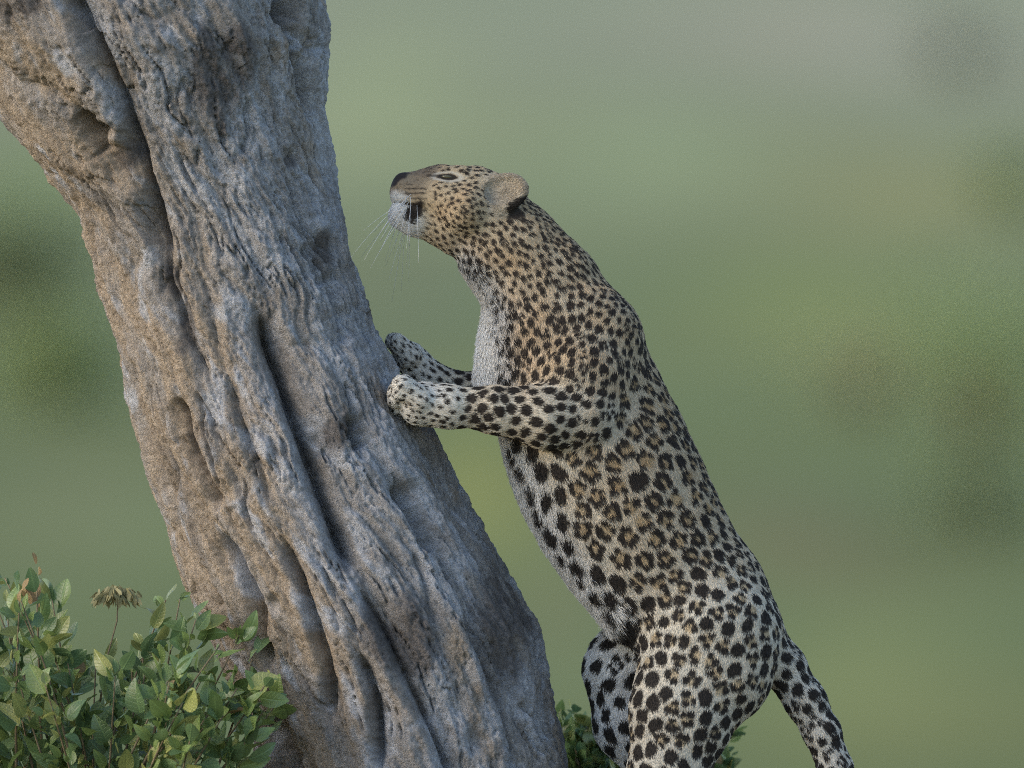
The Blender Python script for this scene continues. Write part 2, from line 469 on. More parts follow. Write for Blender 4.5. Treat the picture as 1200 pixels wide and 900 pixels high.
# limbs above the fork and the crown
LIMB = plain("limb_bark", (0.24, 0.215, 0.19), 0.9, 0.2, (30, 0.3))
limb_tips = []
def limb(pts, rad):
    pts = [np.array(W(*p)) for p in pts]
    t = np.linspace(0, len(pts) - 1, 22); k = np.arange(len(pts))
    pp = np.stack([np.interp(t, k, [p[j] for p in pts]) for j in range(3)], 1)
    for j in range(3): pp[1:-1, j] = (pp[:-2, j] + 2 * pp[1:-1, j] + pp[2:, j]) / 4
    rr = np.interp(t, k, np.array(rad) * PX) * (1 + 0.08 * np.sin(t * 7))
    link("limb", tube_mesh("limb", pp, rr, 18), LIMB, tree)
    limb_tips.append(pp[-1]); limb_tips.append(pp[14])
limb([(60,-60,10),(-60,-180,5),(-190,-330,0),(-320,-580,-60),(-430,-900,-160),(-520,-1300,-200)], [150,165,160,125,90,40])
limb([(250,-90,20),(300,-300,30),(330,-620,120),(430,-1000,220),(480,-1350,300)], [120,112,80,55,26])
limb([(-250,-450,0),(-480,-620,150),(-820,-850,260),(-1080,-1150,330)], [110,85,60,24])
limb([(320,-560,90),(560,-820,-60),(820,-1100,-160),(960,-1380,-200)], [70,60,42,18])
CROWN = leaf_mat("crown_leaf", (0.075, 0.105, 0.04), 0.5, 0.3, 0.3)
cv, cf = [], []
cl = []
for tip in limb_tips:
    for k in range(9):
        cl.append(tip + rng.normal(size=3) * np.array([.75, .75, .32]) + np.array([0, 0, .35]))
for c in cl:
    for k in range(95):
        pnt = c + rng.normal(size=3) * np.array([.30, .30, .17])
        a = rng.normal(size=3); a /= np.linalg.norm(a); b = np.cross(a, rng.normal(size=3)); b /= np.linalg.norm(b)
        s = rng.uniform(.03, .05); i = len(cv)
        cv += [pnt - a * s, pnt + b * s * .45, pnt + a * s, pnt - b * s * .45]; cf.append((i, i+1, i+2, i+3))
link("crown", mesh_np("crown", cv, cf), CROWN, tree, smooth=False)

# ---------------------------------------------------------------- leopard: one body surface from a signed distance field
HT, HR = R(20), R(13)
fV = np.array([-math.cos(HT), 0, math.sin(HT)]); u0 = np.array([math.sin(HT), 0, math.cos(HT)])
away = np.array([0, 1.0, 0])
uV = u0 * math.cos(HR) + away * math.sin(HR)
nV = -away * math.cos(HR) + u0 * math.sin(HR)           # side turned to the viewer
HC = np.array([553, 4.0, -238.0])
def H(f, u, s=0): return HC + fV * f + uV * u + nV * s
def B(x, y, d=0): return np.array([x, d, -y], float)

#             hair_mm spacing rosette fill  tan   warm
REG = {
 'face':   (5.5,  8.2, 0.00, 0.33, 0.85, 0.50),
 'muzzle': (4.0,  8.0, 0.00, 0.00, 1.00, 0.35),
 'chin':   (7.0,  9.0, 0.00, 0.00, 0.00, 0.05),
 'skull':  (6.5,  8.6, 0.00, 0.37, 0.70, 0.25),
 'ear':    (6.0, 12.0, 0.00, 0.00, 0.62, 0.20),
 'neck':   (8.0,10.6, 0.04, 0.37, 0.74, 0.48),
 'chest':  (12.0,13.0, 0.10, 0.42, 0.58, 0.42),
 'shoulder':(8.5,15.2,0.25, 0.42, 0.68, 0.42),
 'torso':  (10.5,28.5, 0.96, 0.43, 0.60, 0.24),
 'loin':   (9.5,25.5, 0.95, 0.43, 0.54, 0.20),
 'hip':    (8.0,21.0, 0.68, 0.43, 0.46, 0.15),
 'thigh':  (7.0,22.0, 0.40, 0.46, 0.34, 0.08),
 'inner':  (11.0,24.5, 0.00, 0.40, 0.02, 0.00),
 'arm':    (7.5, 16.5, 0.05, 0.47, 0.36, 0.22),
 'paw':    (7.0,  9.5, 0.00, 0.26, 0.16, 0.08),
 'tail':   (9.0,17.5, 0.25, 0.46, 0.24, 0.08),
}
PR = []   # a, b, ra, rb, depth scale, blend, region, flow
def cone(a, b, ra, rb, ds, k, reg, flow=None):
    a = np.array(a, float); b = np.array(b, float)
    fl = (b - a) if flow is None else np.array(flow, float)
    PR.append((a, b, ra, rb, ds, k, reg, fl / (np.linalg.norm(fl) + 1e-9)))
# spine: neck to rump, radii read in the side view
SP = [(567,257,53,'neck',.82),(602,297,57,'neck',.80),(637,343,65,'neck',.78),(656,400,84,'chest',.76),(676,462,93,'shoulder',.78),
      (694,512,99,'torso',.78),(710,550,101,'torso',.80),(731,592,100,'torso',.80),(757,636,95,'torso',.78),(784,672,87,'loin',.78),(815,704,82,'hip',.80),(838,742,76,'hip',.84)]
for i in range(len(SP) - 1):
    a, b = SP[i], SP[i+1]
    cone(B(a[0], a[1]), B(b[0], b[1]), a[2], b[2], (a[4] + b[4]) / 2, 14, b[3])
cone(B(616,382), B(604,438), 42, 43, .85, 22, 'chest', (0, 0, -1))
# shoulder blades and upper arms
for s in (-1, 1):
    cone(B(706,392,s*34), B(672,452,s*50), 44, 50, .8, 26, 'shoulder')
# rump
cone(B(842,752,-16), B(846,790,-26), 70, 58, .9, 20, 'hip'); cone(B(842,752,16), B(838,790,26), 66, 54, .9, 20, 'hip')
# near hind leg
cone(B(828,752,-34), B(800,832,-46), 80, 60, .62, 16, 'thigh'); cone(B(800,832,-46), B(782,900,-48), 58, 45, .7, 16, 'thigh')
cone(B(782,900,-48), B(826,965,-46), 43, 30, .8, 14, 'thigh'); cone(B(826,965,-46), B(856,1020,-44), 29, 20, .85, 10, 'arm')
cone(B(856,1020,-44), B(846,1070,-46), 19, 18, .95, 10, 'arm'); cone(B(846,1070,-46), B(820,1092,-48), 19, 17, 1.25, 8, 'paw')
for k in (-1.5, -.5, .5, 1.5): cone(B(808,1094,-48 + k*13), B(788 + abs(k)*5,1098,-48 + k*14), 12, 10.5, 1, 5, 'paw')
# far hind leg, knee further forward
cone(B(806,742,38), B(736,786,46), 62, 46, .75, 12, 'inner'); cone(B(736,786,46), B(742,848,46), 50, 43, .7, 14, 'inner')
cone(B(742,848,46), B(790,925,46), 43, 30, .8, 14, 'inner'); cone(B(790,925,46), B(824,1000,46), 29, 19, .85, 10, 'arm')
cone(B(824,1000,46), B(800,1068,46), 19, 18, .95, 10, 'arm'); cone(B(800,1068,46), B(774,1092,46), 19, 17, 1.25, 8, 'paw')
for k in (-1.5, -.5, .5, 1.5): cone(B(762,1094,46 + k*13), B(742 + abs(k)*5,1098,46 + k*14), 12, 10.5, 1, 5, 'paw')
# tail
TL = [(890,752,31),(918,781,25),(944,821,22.5),(963,858,20.5),(979,900,18.5),(994,955,17.5),(1004,1010,17),(1018,1050,15.5),(1046,1070,13.5)]
for a, b in zip(TL[:-1], TL[1:]): cone(B(a[0], a[1]), B(b[0], b[1]), a[2], b[2], 1, 9, 'tail')
# near foreleg reaching to the trunk
cone(B(684,444,-58), B(678,484,-70), 50, 40, .8, 14, 'shoulder'); cone(B(682,486,-72), B(640,488,-80), 37, 36, .8, 8, 'arm')
cone(B(640,488,-80), B(580,480,-84), 36, 26.5, .85, 10, 'arm'); cone(B(580,480,-84), B(526,476,-84), 26, 21.5, .9, 10, 'arm')
cone(B(526,477,-84), B(494,473,-82), 24.5, 25.5, 1.05, 10, 'paw')
for i, (tx, ty, td) in enumerate([(473,452,-106),(468,460,-90),(470,470,-73),(478,480,-60)]):
    cone(B(494,468,-82 + (i-1.5)*13), B(tx, ty, td), 15, 12.0, 1, 4.5, 'paw'); cone(B(tx, ty, td), B(tx-3, ty+8, td), 11.5, 9.5, 1, 4, 'paw')
# far foreleg
cone(B(660,430,52), B(634,470,62), 44, 34, .8, 12, 'arm'); cone(B(634,470,62), B(560,461,60), 31, 22, .9, 10, 'arm')
cone(B(560,461,60), B(508,447,58), 22, 18.5, .95, 10, 'arm'); cone(B(508,447,58), B(480,420,56), 19, 19, 1.1, 10, 'paw')
for i, (tx, ty, td) in enumerate([(466,401,36),(462,400,50),(463,403,64),(468,410,76)]):
    cone(B(482,418,56 + (i-1.5)*12), B(tx, ty, td), 13, 10, 1, 4.5, 'paw')
# head
bk = -fV
cone(H(2,-3), H(-18,-8), 42, 45, .95, 16, 'skull', bk)
cone(H(22,4), H(6,4), 31, 37, .95, 12, 'skull', bk)
cone(H(44,5), H(20,0), 24, 32, .9, 12, 'face', bk)
cone(H(84,-4), H(46,11), 9.5, 15, 1.15, 10, 'muzzle', bk)
cone(H(78,-14), H(44,-8), 18, 29, 1.1, 10, 'muzzle', bk)
for s in (-1, 1):
    cone(H(77,-19,s*10), H(58,-18,s*15), 15, 18, 1, 8, 'muzzle', bk)
    cone(H(34,-10,s*22), H(6,-18,s*29), 20, 30, 1, 10, 'face', bk)
    cone(H(40,20,s*18), H(22,23,s*23), 7.5, 9.5, 1, 6, 'face', bk)
cone(H(73,-43), H(56,-42), 15, 18, 1.2, 10, 'chin', bk)
cone(H(56,-40), H(14,-34), 17, 32, 1.0, 12, 'face', bk)

STEP = 2.0
lo = np.array([425, -150, -1116.0]); hi = np.array([1076, 150, -176.0])
nsh = np.ceil((hi - lo) / STEP).astype(int)
ax = [lo[i] + STEP * np.arange(nsh[i]) for i in range(3)]
FLD = np.full(tuple(nsh), 40.0, dtype=np.float32)
def cone_d(px, py, pz, a, b, ra, rb, ds):
    ab = b - a; ab2 = np.array([ab[0], ab[1] / ds, ab[2]]); LL = float(ab2 @ ab2) + 1e-9
    dx, dy, dz = px - a[0], (py - a[1]) / ds, pz - a[2]
    t = np.clip((dx * ab2[0] + dy * ab2[1] + dz * ab2[2]) / LL, 0, 1)
    dist = np.sqrt((dx - t * ab2[0]) ** 2 + (dy - t * ab2[1]) ** 2 + (dz - t * ab2[2]) ** 2)
    return (dist - (ra + (rb - ra) * t)) * min(1.0, ds ** 0.5)
def sub(mn, mx):
    i0 = np.clip(((mn - lo) / STEP).astype(int), 0, nsh - 1); i1 = np.clip(((mx - lo) / STEP).astype(int) + 2, 1, nsh)
    sl = tuple(slice(a, b) for a, b in zip(i0, i1))
    return sl, ax[0][sl[0]][:, None, None].astype(np.float32), ax[1][sl[1]][None, :, None].astype(np.float32), ax[2][sl[2]][None, None, :].astype(np.float32)
for a, b, ra, rb, ds, k, reg, fl in PR:
    rm = max(ra, rb) * max(1, ds) + 26
    sl, gxx, gyy, gzz = sub(np.minimum(a, b) - rm, np.maximum(a, b) + rm)
    d = cone_d(gxx, gyy, gzz, a, b, ra, rb, ds).astype(np.float32)
    f0 = FLD[sl]
    h = np.clip(k - np.abs(f0 - d), 0, None) / k
    FLD[sl] = np.minimum(f0, d) - h * h * k * 0.25
def ell(gxx, gyy, gzz, c, M, r):
    dx, dy, dz = gxx - c[0], gyy - c[1], gzz - c[2]
    l = [(dx * M[i][0] + dy * M[i][1] + dz * M[i][2]) for i in range(3)]
    k0 = np.sqrt(sum((l[i] / r[i]) ** 2 for i in range(3))); k1 = np.sqrt(sum((l[i] / r[i] ** 2) ** 2 for i in range(3))) + 1e-6
    return k0 * (k0 - 1) / k1
EARC = []
for s in (1, -1):
    e1 = -fV * 0.80 + uV * 0.55 + nV * s * 0.22; e1 /= np.linalg.norm(e1)
    o = fV * 0.14 + nV * s * 0.90 + uV * 0.24; o -= e1 * (o @ e1); o /= np.linalg.norm(o)
    e2 = np.cross(o, e1)
    c = H(-29, 14, s * 39)
    EARC.append((c, e1, e2, o))
    sl, gxx, gyy, gzz = sub(c - 45, c + 45)
    d = ell(gxx, gyy, gzz, c, (e1, e2, o), (31, 25, 10))
    f0 = FLD[sl]; k = 7.0
    h = np.clip(k - np.abs(f0 - d), 0, None) / k
    f1 = np.minimum(f0, d) - h * h * k * 0.25
    ci = c + o * 8.5 + e1 * 3
    d2 = -ell(gxx, gyy, gzz, ci, (e1, e2, o), (24, 18.5, 9.5))
    k = 3.0
    h = np.clip(k - np.abs(f1 - d2), 0, None) / k
    FLD[sl] = np.maximum(f1, d2) + h * h * k * 0.25
# mouth line between muzzle and lower jaw
sl, gxx, gyy, gzz = sub(HC - 130, HC + 130)
def hl(gxx, gyy, gzz):
    dx, dy, dz = gxx - HC[0], gyy - HC[1], gzz - HC[2]
    return [dx * v[0] + dy * v[1] + dz * v[2] for v in (fV, uV, nV)]
lf, lu, ls = hl(gxx, gyy, gzz)
ma, mb = np.array([92, -33.0]), np.array([52, -31.0])
ab = mb - ma; t = np.clip(((lf - ma[0]) * ab[0] + (lu - ma[1]) * ab[1]) / (ab @ ab), 0, 1)
dm = -(np.sqrt((lf - ma[0] - t * ab[0]) ** 2 + (lu - ma[1] - t * ab[1]) ** 2) - 0.7 * (1.15 - 0.5 * t))
f0 = FLD[sl]; k = 3.0
h = np.clip(k - np.abs(f0 - dm), 0, None) / k
FLD[sl] = np.maximum(f0, dm) + h * h * k * 0.25
# eye sockets
EYE = [H(39, 17, s * 27.5) for s in (1, -1)]

def surface_nets(Fd):
    ins = Fd < 0
    s = np.zeros(tuple(np.array(Fd.shape) - 1), dtype=np.int8)
    for dx in (0, 1):
        for dy in (0, 1):
            for dz in (0, 1):
                s += ins[dx:dx + s.shape[0], dy:dy + s.shape[1], dz:dz + s.shape[2]]
    act = np.argwhere((s > 0) & (s < 8))
    idx = np.full(s.shape, -1, dtype=np.int32); idx[tuple(act.T)] = np.arange(len(act))
    acc = np.zeros((len(act), 3)); cnt = np.zeros(len(act))
    cor = [(a, b, c) for a in (0, 1) for b in (0, 1) for c in (0, 1)]
    val = {c: Fd[act[:, 0] + c[0], act[:, 1] + c[1], act[:, 2] + c[2]] for c in cor}
    for c in cor:
        for axi in range(3):
            if c[axi] == 0:
                d = list(c); d[axi] = 1; d = tuple(d)
                fa, fb = val[c], val[d]; m = (fa < 0) != (fb < 0)
                t = np.where(m, fa / (fa - fb + 1e-12), 0)
                pt = np.tile(np.array(c, float), (len(act), 1)); pt[:, axi] += t
                acc += pt * m[:, None]; cnt += m
    V = act + acc / cnt[:, None]
    Q = []
    for axi in range(3):
        o1, o2 = [(1, 2), (2, 0), (0, 1)][axi]
        sa = [slice(1, -1)] * 3; sa[axi] = slice(0, -1); sb = [slice(1, -1)] * 3; sb[axi] = slice(1, None)
        A_, B_ = ins[tuple(sa)], ins[tuple(sb)]
        e = np.argwhere(A_ != B_)
        flip = A_[tuple(e.T)]
        e = e + 1; e[:, axi] -= 1
        def cid(d1, d2):
            q_ = e.copy(); q_[:, o1] -= d1; q_[:, o2] -= d2
            return idx[tuple(q_.T)]
        qd = np.stack([cid(1, 1), cid(0, 1), cid(0, 0), cid(1, 0)], 1)
        qd[~flip] = qd[~flip][:, ::-1]
        Q.append(qd)
    Q = np.concatenate(Q)
    return V, Q[(Q >= 0).all(1)]
V, Q = surface_nets(FLD)
V = lo + V * STEP
def vnormals(V, Q):
    n = np.cross(V[Q[:, 2]] - V[Q[:, 0]], V[Q[:, 3]] - V[Q[:, 1]])
    vn = np.zeros_like(V)
    for k in range(4): np.add.at(vn, Q[:, k], n)
    return vn / (np.linalg.norm(vn, axis=1)[:, None] + 1e-9)
# one light smoothing pass
nb = np.zeros_like(V); ct = np.zeros(len(V))
for k in range(4):
    np.add.at(nb, Q[:, k], V[Q[:, (k + 1) % 4]] + V[Q[:, (k - 1) % 4]]); np.add.at(ct, Q[:, k], 2)
V = V * 0.5 + 0.5 * nb / ct[:, None]
VN = vnormals(V, Q)
V = V + VN * (1.3 * fbm(V / 42, 2, 12.0) + 0.8 * fbm(V / np.array([16, 16, 16]), 2, 31.0))[:, None]
VN = vnormals(V, Q)

# per-vertex fields blended from the primitives
def eye_at(f, u, s):
    f_, u_, s_ = hl(V[:, 0], V[:, 1], V[:, 2])
    m = np.where((np.hypot(f_ - f, u_ - u) < 3.0) & (s_ * s > 5))[0]
    return V[m[np.argmax(s_[m] * s)]].copy()
EYE = [eye_at(39, 14, 1), eye_at(39, 14, -1)]
keys = list(REG)
acc = np.zeros((len(V), 6)); flow = np.zeros((len(V), 3)); wt = np.zeros(len(V)); regw = {k: np.zeros(len(V)) for k in keys}
for a, b, ra, rb, ds, k, reg, fl in PR:
    d = cone_d(V[:, 0], V[:, 1], V[:, 2], a, b, ra, rb, ds)
    w = np.exp(-np.clip(d, 0, 80) / 5.0)
    if reg in ('arm', 'paw') : w = w * 1.6
    acc += w[:, None] * np.array(REG[reg]); flow += w[:, None] * fl; wt += w; regw[reg] += w
acc /= wt[:, None]
for k in keys: regw[k] /= wt
HLEN, SPC, ROS, FILL, TAN, WARM = acc.T.copy()
lf, lu, ls = hl(V[:, 0], V[:, 1], V[:, 2])
earw = np.zeros(len(V))
for c, e1, e2, o in EARC:
    r = V - c
    k0 = np.sqrt((r @ e1 / 36) ** 2 + (r @ e2 / 30) ** 2 + (r @ o / 16) ** 2)
    earw = np.maximum(earw, sstep(1.12, 0.9, k0))
    flow = lerp3(flow, e1, sstep(1.12, 0.9, k0) * 0.9)
HLEN = HLEN * (1 - earw) + 8 * earw; FILL = FILL * (1 - earw); TAN = TAN * (1 - earw) + .55 * earw; WARM = WARM * (1 - earw) + .15 * earw
# belly side of the trunk of the body
pts = np.array([[s[0], -s[1]] for s in SP], float); rad = np.array([s[2] for s in SP], float)
bestd = np.full(len(V), 1e9); belly = np.zeros(len(V))
for i in range(len(pts) - 1):
    a, b = pts[i], pts[i+1]; ab = b - a; LL = ab @ ab
    r = V[:, [0, 2]] - a; t = np.clip(r @ ab / LL, 0, 1)
    off = r - t[:, None] * ab; d = np.hypot(off[:, 0], off[:, 1])
    perp = np.array([ab[1], -ab[0]]) / math.sqrt(LL)
    if perp[0] > 0: perp = -perp
    bb = (off @ perp) / (rad[i] + (rad[i+1] - rad[i]) * t)
    m = d < bestd; bestd = np.where(m, d, bestd); belly = np.where(m, bb, belly)
limbw = regw['arm'] + regw['paw'] + regw['tail'] + regw['thigh'] + regw['inner']
headw = np.clip(regw['face'] + regw['muzzle'] + regw['chin'] + regw['skull'] + earw, 0, 1)
bel = belly * (1 - np.clip(limbw * 1.3, 0, 1)) * (1 - headw)
bw = sstep(0.50, 0.92, bel)
spine = sstep(-0.55, -0.95, belly) * (1 - limbw) * (1 - headw)
midw = sstep(0.1, 0.6, bel)
TAN = TAN * (1 - 0.95 * bw) * (1 - 0.35 * midw) + 0.12 * spine
WARM = WARM * (1 - bw)
HLEN = HLEN * (1 + 1.2 * bw)
ROS = ROS * (1 - sstep(0.35, 0.75, bel))
SPC = SPC * (1 - 0.24 * spine)
# hair at the groin and behind the elbow grows long
gro = np.exp(-(np.hypot(V[:, 0] - 716, V[:, 2] + 722) / 26) ** 2)
HLEN = HLEN * (1 + 1.0 * gro)

# rosette centres: dart throwing with a local spacing, then relaxation
order = rng.permutation(len(V))
cell = 8.0; grid = {}; cent = []
Vt = V.tolist(); Sl = SPC.tolist()
for i in order.tolist():
    p = Vt[i]; s = Sl[i] * 0.79
    gi = (int(p[0] // cell), int(p[1] // cell), int(p[2] // cell)); n = int(s // cell) + 1
    ok = True
    if n <= 2 or True:
        for dx in range(-n, n + 1):
            for dy in range(-n, n + 1):
                for dz in range(-n, n + 1):
                    for j in grid.get((gi[0] + dx, gi[1] + dy, gi[2] + dz), ()):
                        c = Vt[j]
                        if (c[0]-p[0])**2 + (c[1]-p[1])**2 + (c[2]-p[2])**2 < s * s:
                            ok = False; break
                    if not ok: break
                if not ok: break
            if not ok: break
    if ok:
        grid.setdefault(gi, []).append(i); cent.append(i)
cent = np.array(cent); CP = V[cent].copy()
def kd_of(pts):
    kd = KDTree(len(pts))
    for i, p in enumerate(pts): kd.insert(p, i)
    kd.balance(); return kd
sub_i = rng.choice(len(V), min(len(V), 45000), replace=False)
for it in range(2):
    kd = kd_of(CP); asg = np.array([kd.find(p)[1] for p in V[sub_i].tolist()])
    sm = np.zeros_like(CP); cn = np.zeros(len(CP)); w = 1.0 / SPC[sub_i] ** 2
    np.add.at(sm, asg, V[sub_i] * w[:, None]); np.add.at(cn, asg, w)
    CP = np.where(cn[:, None] > 0, CP * 0.45 + 0.55 * sm / np.maximum(cn, 1e-9)[:, None], CP)
kdv = kd_of(V.tolist())
cent = np.array([kdv.find(p)[1] for p in CP.tolist()]); CP = V[cent]
kdc = kd_of(CP.tolist())
blobs = []; owner = []
for ci, vi in enumerate(cent):
    s = SPC[vi]; n = VN[vi]; t1 = flow[vi] - n * (flow[vi] @ n); t1 /= np.linalg.norm(t1) + 1e-9; t2 = np.cross(n, t1)
    c = CP[ci]; f = FILL[vi]
    if f < 0.08: continue
    if rng.random() < ROS[vi]:
        nb_ = rng.integers(4, 7) if s > 24 else rng.integers(3, 5); ph = rng.uniform(0, 6.28); skip = rng.random() < 0.35
        for k in range(nb_):
            if skip and k == 0 and nb_ > 3: continue
            an_ = ph + 6.283 * k / nb_ + rng.normal() * 0.16
            rr = s * 0.325 * rng.uniform(.85, 1.12)
            blobs.append((c + rr * (math.cos(an_) * t1 * 1.08 + math.sin(an_) * t2 * 0.95), s * (rng.uniform(.160, .212) if s > 24 else rng.uniform(.182, .235)) * (4 / nb_) ** .35)); owner.append(ci)
        if rng.random() < 0.3:
            an_ = ph + 0.6; blobs.append((c + s * .3 * (math.cos(an_) * t1 + math.sin(an_) * t2), s * .16)); owner.append(ci)
    else:
        r = s * f * rng.uniform(.74, 1.08)
        o = s * rng.uniform(.05, .17); an_ = rng.normal() * 0.5
        dr = math.cos(an_) * t1 + math.sin(an_) * t2
        blobs.append((c + dr * o, r * .88)); owner.append(ci); blobs.append((c - dr * o, r * .80)); owner.append(ci)
        if rng.random() < .35:
            d2_ = rng.normal(size=3); d2_ -= n * (d2_ @ n); blobs.append((c + d2_ / (np.linalg.norm(d2_) + 1e-9) * s * .2, r * .6)); owner.append(ci)
BC = np.array([b[0] for b in blobs]); BR = np.array([b[1] for b in blobs])
kdb = kd_of(BC.tolist())
NB = 4
bi = np.zeros((len(V), NB), int); bd = np.zeros((len(V), NB)); c2 = np.zeros((len(V), 2), int); cd = np.zeros((len(V), 2))
for i, p in enumerate(Vt):
    r = kdb.find_n(p, NB); bi[i] = [x_[1] for x_ in r]; bd[i] = [x_[2] for x_ in r]
    r = kdc.find_n(p, 2); c2[i] = [x_[1] for x_ in r]; cd[i] = [x_[2] for x_ in r]
BRn = BR[bi] * (1 + 0.0 * bd)
sdv = bd - BRn
kk = 0.030 * SPC[:, None]
smn = -kk[:, 0] * np.log(np.exp(-np.clip(sdv / kk, -20, 20)).sum(1))
gap = np.linalg.norm(CP[c2[:, 0]] - CP[c2[:, 1]], axis=1) + 1e-6
eb = (cd[:, 1] ** 2 - cd[:, 0] ** 2) / (2 * gap)
wob = 1.3 * noise(V / 5.5, 3.0) + 1.2 * noise(V / 11, 8.0)
sdf = np.maximum(smn, 0.055 * SPC - eb) + wob * 0.8 * np.clip(SPC / 26, .35, 1.1)
soft = 1.0 + 1.6 * bw + 0.8 * gro
dark = sstep(1, -1, sdf / soft)
inros = sstep(0.42, 0.25, cd[:, 0] / SPC) * sstep(14, 19, SPC)
dark *= sstep(0.02, 0.12, FILL)
dark *= 1 - 0.45 * bw * sstep(-.2, .5, noise(V / 20, 4.4)) - 0.0
dark *= 1 - 0.85 * sstep(.90, 1.06, bel)
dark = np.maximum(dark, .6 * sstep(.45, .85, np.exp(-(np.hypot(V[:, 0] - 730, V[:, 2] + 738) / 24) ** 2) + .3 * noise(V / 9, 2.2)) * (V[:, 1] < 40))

# coat colours
c_white = np.array([0.600, 0.590, 0.570]); c_cream = np.array([0.500, 0.465, 0.390]); c_tan = np.array([0.425, 0.350, 0.240]); c_warm = np.array([0.42, 0.285, 0.160])
coat = lerp3(np.tile(c_white, (len(V), 1)), c_cream, sstep(0, .4, TAN)); coat = lerp3(coat, c_tan, sstep(.35, .85, TAN))
coat = lerp3(coat, c_warm, np.clip(WARM * (0.75 + 0.9 * noise(V / 30, 6.6)), 0, 1))
coat = lerp3(coat, coat * np.array([.74, .62, .45]), inros * 0.85 * (ROS > .3))
frk = sstep(.15, .5, fbm(np.stack([lf / 7, lu / 2.6, ls / 4], -1), 2, 4.)) * sstep(40, 56, lf) * sstep(-30, -26, lu) * headw
dark = np.maximum(dark, frk * .7)
# white throat ruff and chest, warm flush on the side of the neck
chest = np.exp(-((V[:, 0] - 566) / 26) ** 2 - ((V[:, 2] + 410) / 48) ** 2) * (1 - np.clip(1.5 * limbw, 0, 1))
coat = lerp3(coat, c_white * 1.25, np.clip(chest * 1.3, 0, 1)); dark *= 1 - 0.45 * np.clip(chest * 1.3, 0, 1)  # chest white lifted to offset the trunk's shade
flush = np.exp(-((V[:, 0] - 618) / 30) ** 2 - ((V[:, 2] + 400) / 62) ** 2)
coat = lerp3(coat, np.array([0.42, 0.28, 0.155]), flush * 0.6)
thr = sstep(0.45, 0.85, belly) * regw['neck']
coat = lerp3(coat, np.array([.44, .42, .39]), thr * .7)
estr = np.clip(.5 + 1.2 * fbm(np.stack([lf / 9, lu / 3.2, ls / 6], -1), 2, 44.), 0, 1)
coat = lerp3(coat, np.array([.30, .25, .19]), earw * (.45 + .55 * estr))
# face marks
hm = (lf > 10)
muz = sstep(48, 66, lf) * sstep(-30, -22, lu) * headw
coat = lerp3(coat, np.array([.215, .16, .105]), muz * .85)
bridge = sstep(40, 58, lf) * sstep(0, 8, lu) * headw
coat = lerp3(coat, np.array([.17, .13, .095]), bridge * .75)
lines = sstep(.15, .7, np.sin((lu + 0.30 * lf) * 1.05 + 1.0)) * sstep(50, 58, lf) * sstep(84, 76, lf) * sstep(-28, -25, lu) * sstep(-8, -11, lu) * headw
dark = np.maximum(dark, lines * .8)
whl = sstep(64, 86, lf) * sstep(-18, -28, lu + 2 * noise(V / 5, 3.)) * headw
coat = lerp3(coat, c_white, whl)
chin = sstep(52, 62, lf) * sstep(-31, -34, lu) * headw
coat = lerp3(coat, c_white * 1.05, chin)
chinlow = sstep(38, 60, lf) * sstep(-42, -50, lu) * headw
coat = lerp3(coat, c_white * .95, chinlow)
lip = sstep(1.15, .7, np.hypot((lf - 60 + .25 * (lu + 38)) / 10, (lu + 39) / 14) + .35 * noise(V / 5, 1.7)) * headw
lip = np.maximum(lip, sstep(2.6, 1.2, np.abs(lu + 32.3)) * sstep(54, 60, lf) * sstep(84, 72, lf) * headw * .7)
nose = sstep(80, 84, lf) * sstep(-19, -15, lu) * sstep(19, 15, np.abs(ls)) * sstep(8, 5, lu) * headw
eyed = np.full(len(V), 1e9)
for s, c in ((1, EYE[0]), (-1, EYE[1])):
    r = V - c; ef, eu = r @ fV, r @ uV
    el = np.hypot(ef / 1.75, (eu + 0.20 * ef) * 1.35); eyed = np.minimum(eyed, el + np.abs(r @ nV) * .15)
rim = sstep(7.6, 6.4, eyed)
tear = sstep(2.6, 1.4, np.abs((lu - 11) - 0.42 * (lf - 46) * -0.55)) * sstep(44, 47, lf) * sstep(66, 58, lf) * headw
under = sstep(13, 10, eyed) * sstep(7.2, 8.4, eyed)
coat = lerp3(coat, np.array([.50, .45, .37]), under * .7)
dark *= 1 - under
dark = np.maximum(dark, np.maximum(rim, tear * .75))
dark = np.maximum(dark, lip)
earback = np.zeros(len(V))
for c, e1, e2, o in EARC:
    r = V - c
    earback = np.maximum(earback, earw * sstep(-1, -4, r @ o) * sstep(0.9, 0.55, np.hypot((r @ e1 + 2) / 24, (r @ e2) / 22)))
for s in (1, -1):
    pb = H(-56, 3, s * 36)
    dark = np.maximum(dark, sstep(1.15, .75, np.hypot((lf + 50) / 13, (lu + 3) / 9) + .3 * noise(V / 6, 9.9)) * (ls * s > 5))
dark = np.maximum(dark, earback)
HLEN = np.where(nose > .3, .6, HLEN); HLEN = HLEN * (1 - .6 * lip * 0)
HLEN = HLEN * (1 - .9 * rim) * (1 - .5 * under)
# black of the spots
c_dark = lerp3(np.tile(np.array([.020, .017, .015]), (len(V), 1)), np.array([.045, .030, .020]), WARM)
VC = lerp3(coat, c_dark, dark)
VC = lerp3(VC, np.array([.032, .024, .022]), nose)

def to_world(p): return np.stack([(p[:, 0] - 600) * PX, p[:, 1] * PX, (GROUND_U + p[:, 2]) * PX], -1)
leopard = empty("leopard", W(815, GROUND_U, 0))
tag(leopard, "spotted leopard rearing upright with its forepaws on the leaning trunk", "leopard")
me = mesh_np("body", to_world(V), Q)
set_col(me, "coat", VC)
body = link("body", me, attr_mat("leopard_coat", "coat", 0.75, 0.2, (500, 0.15)), leopard)

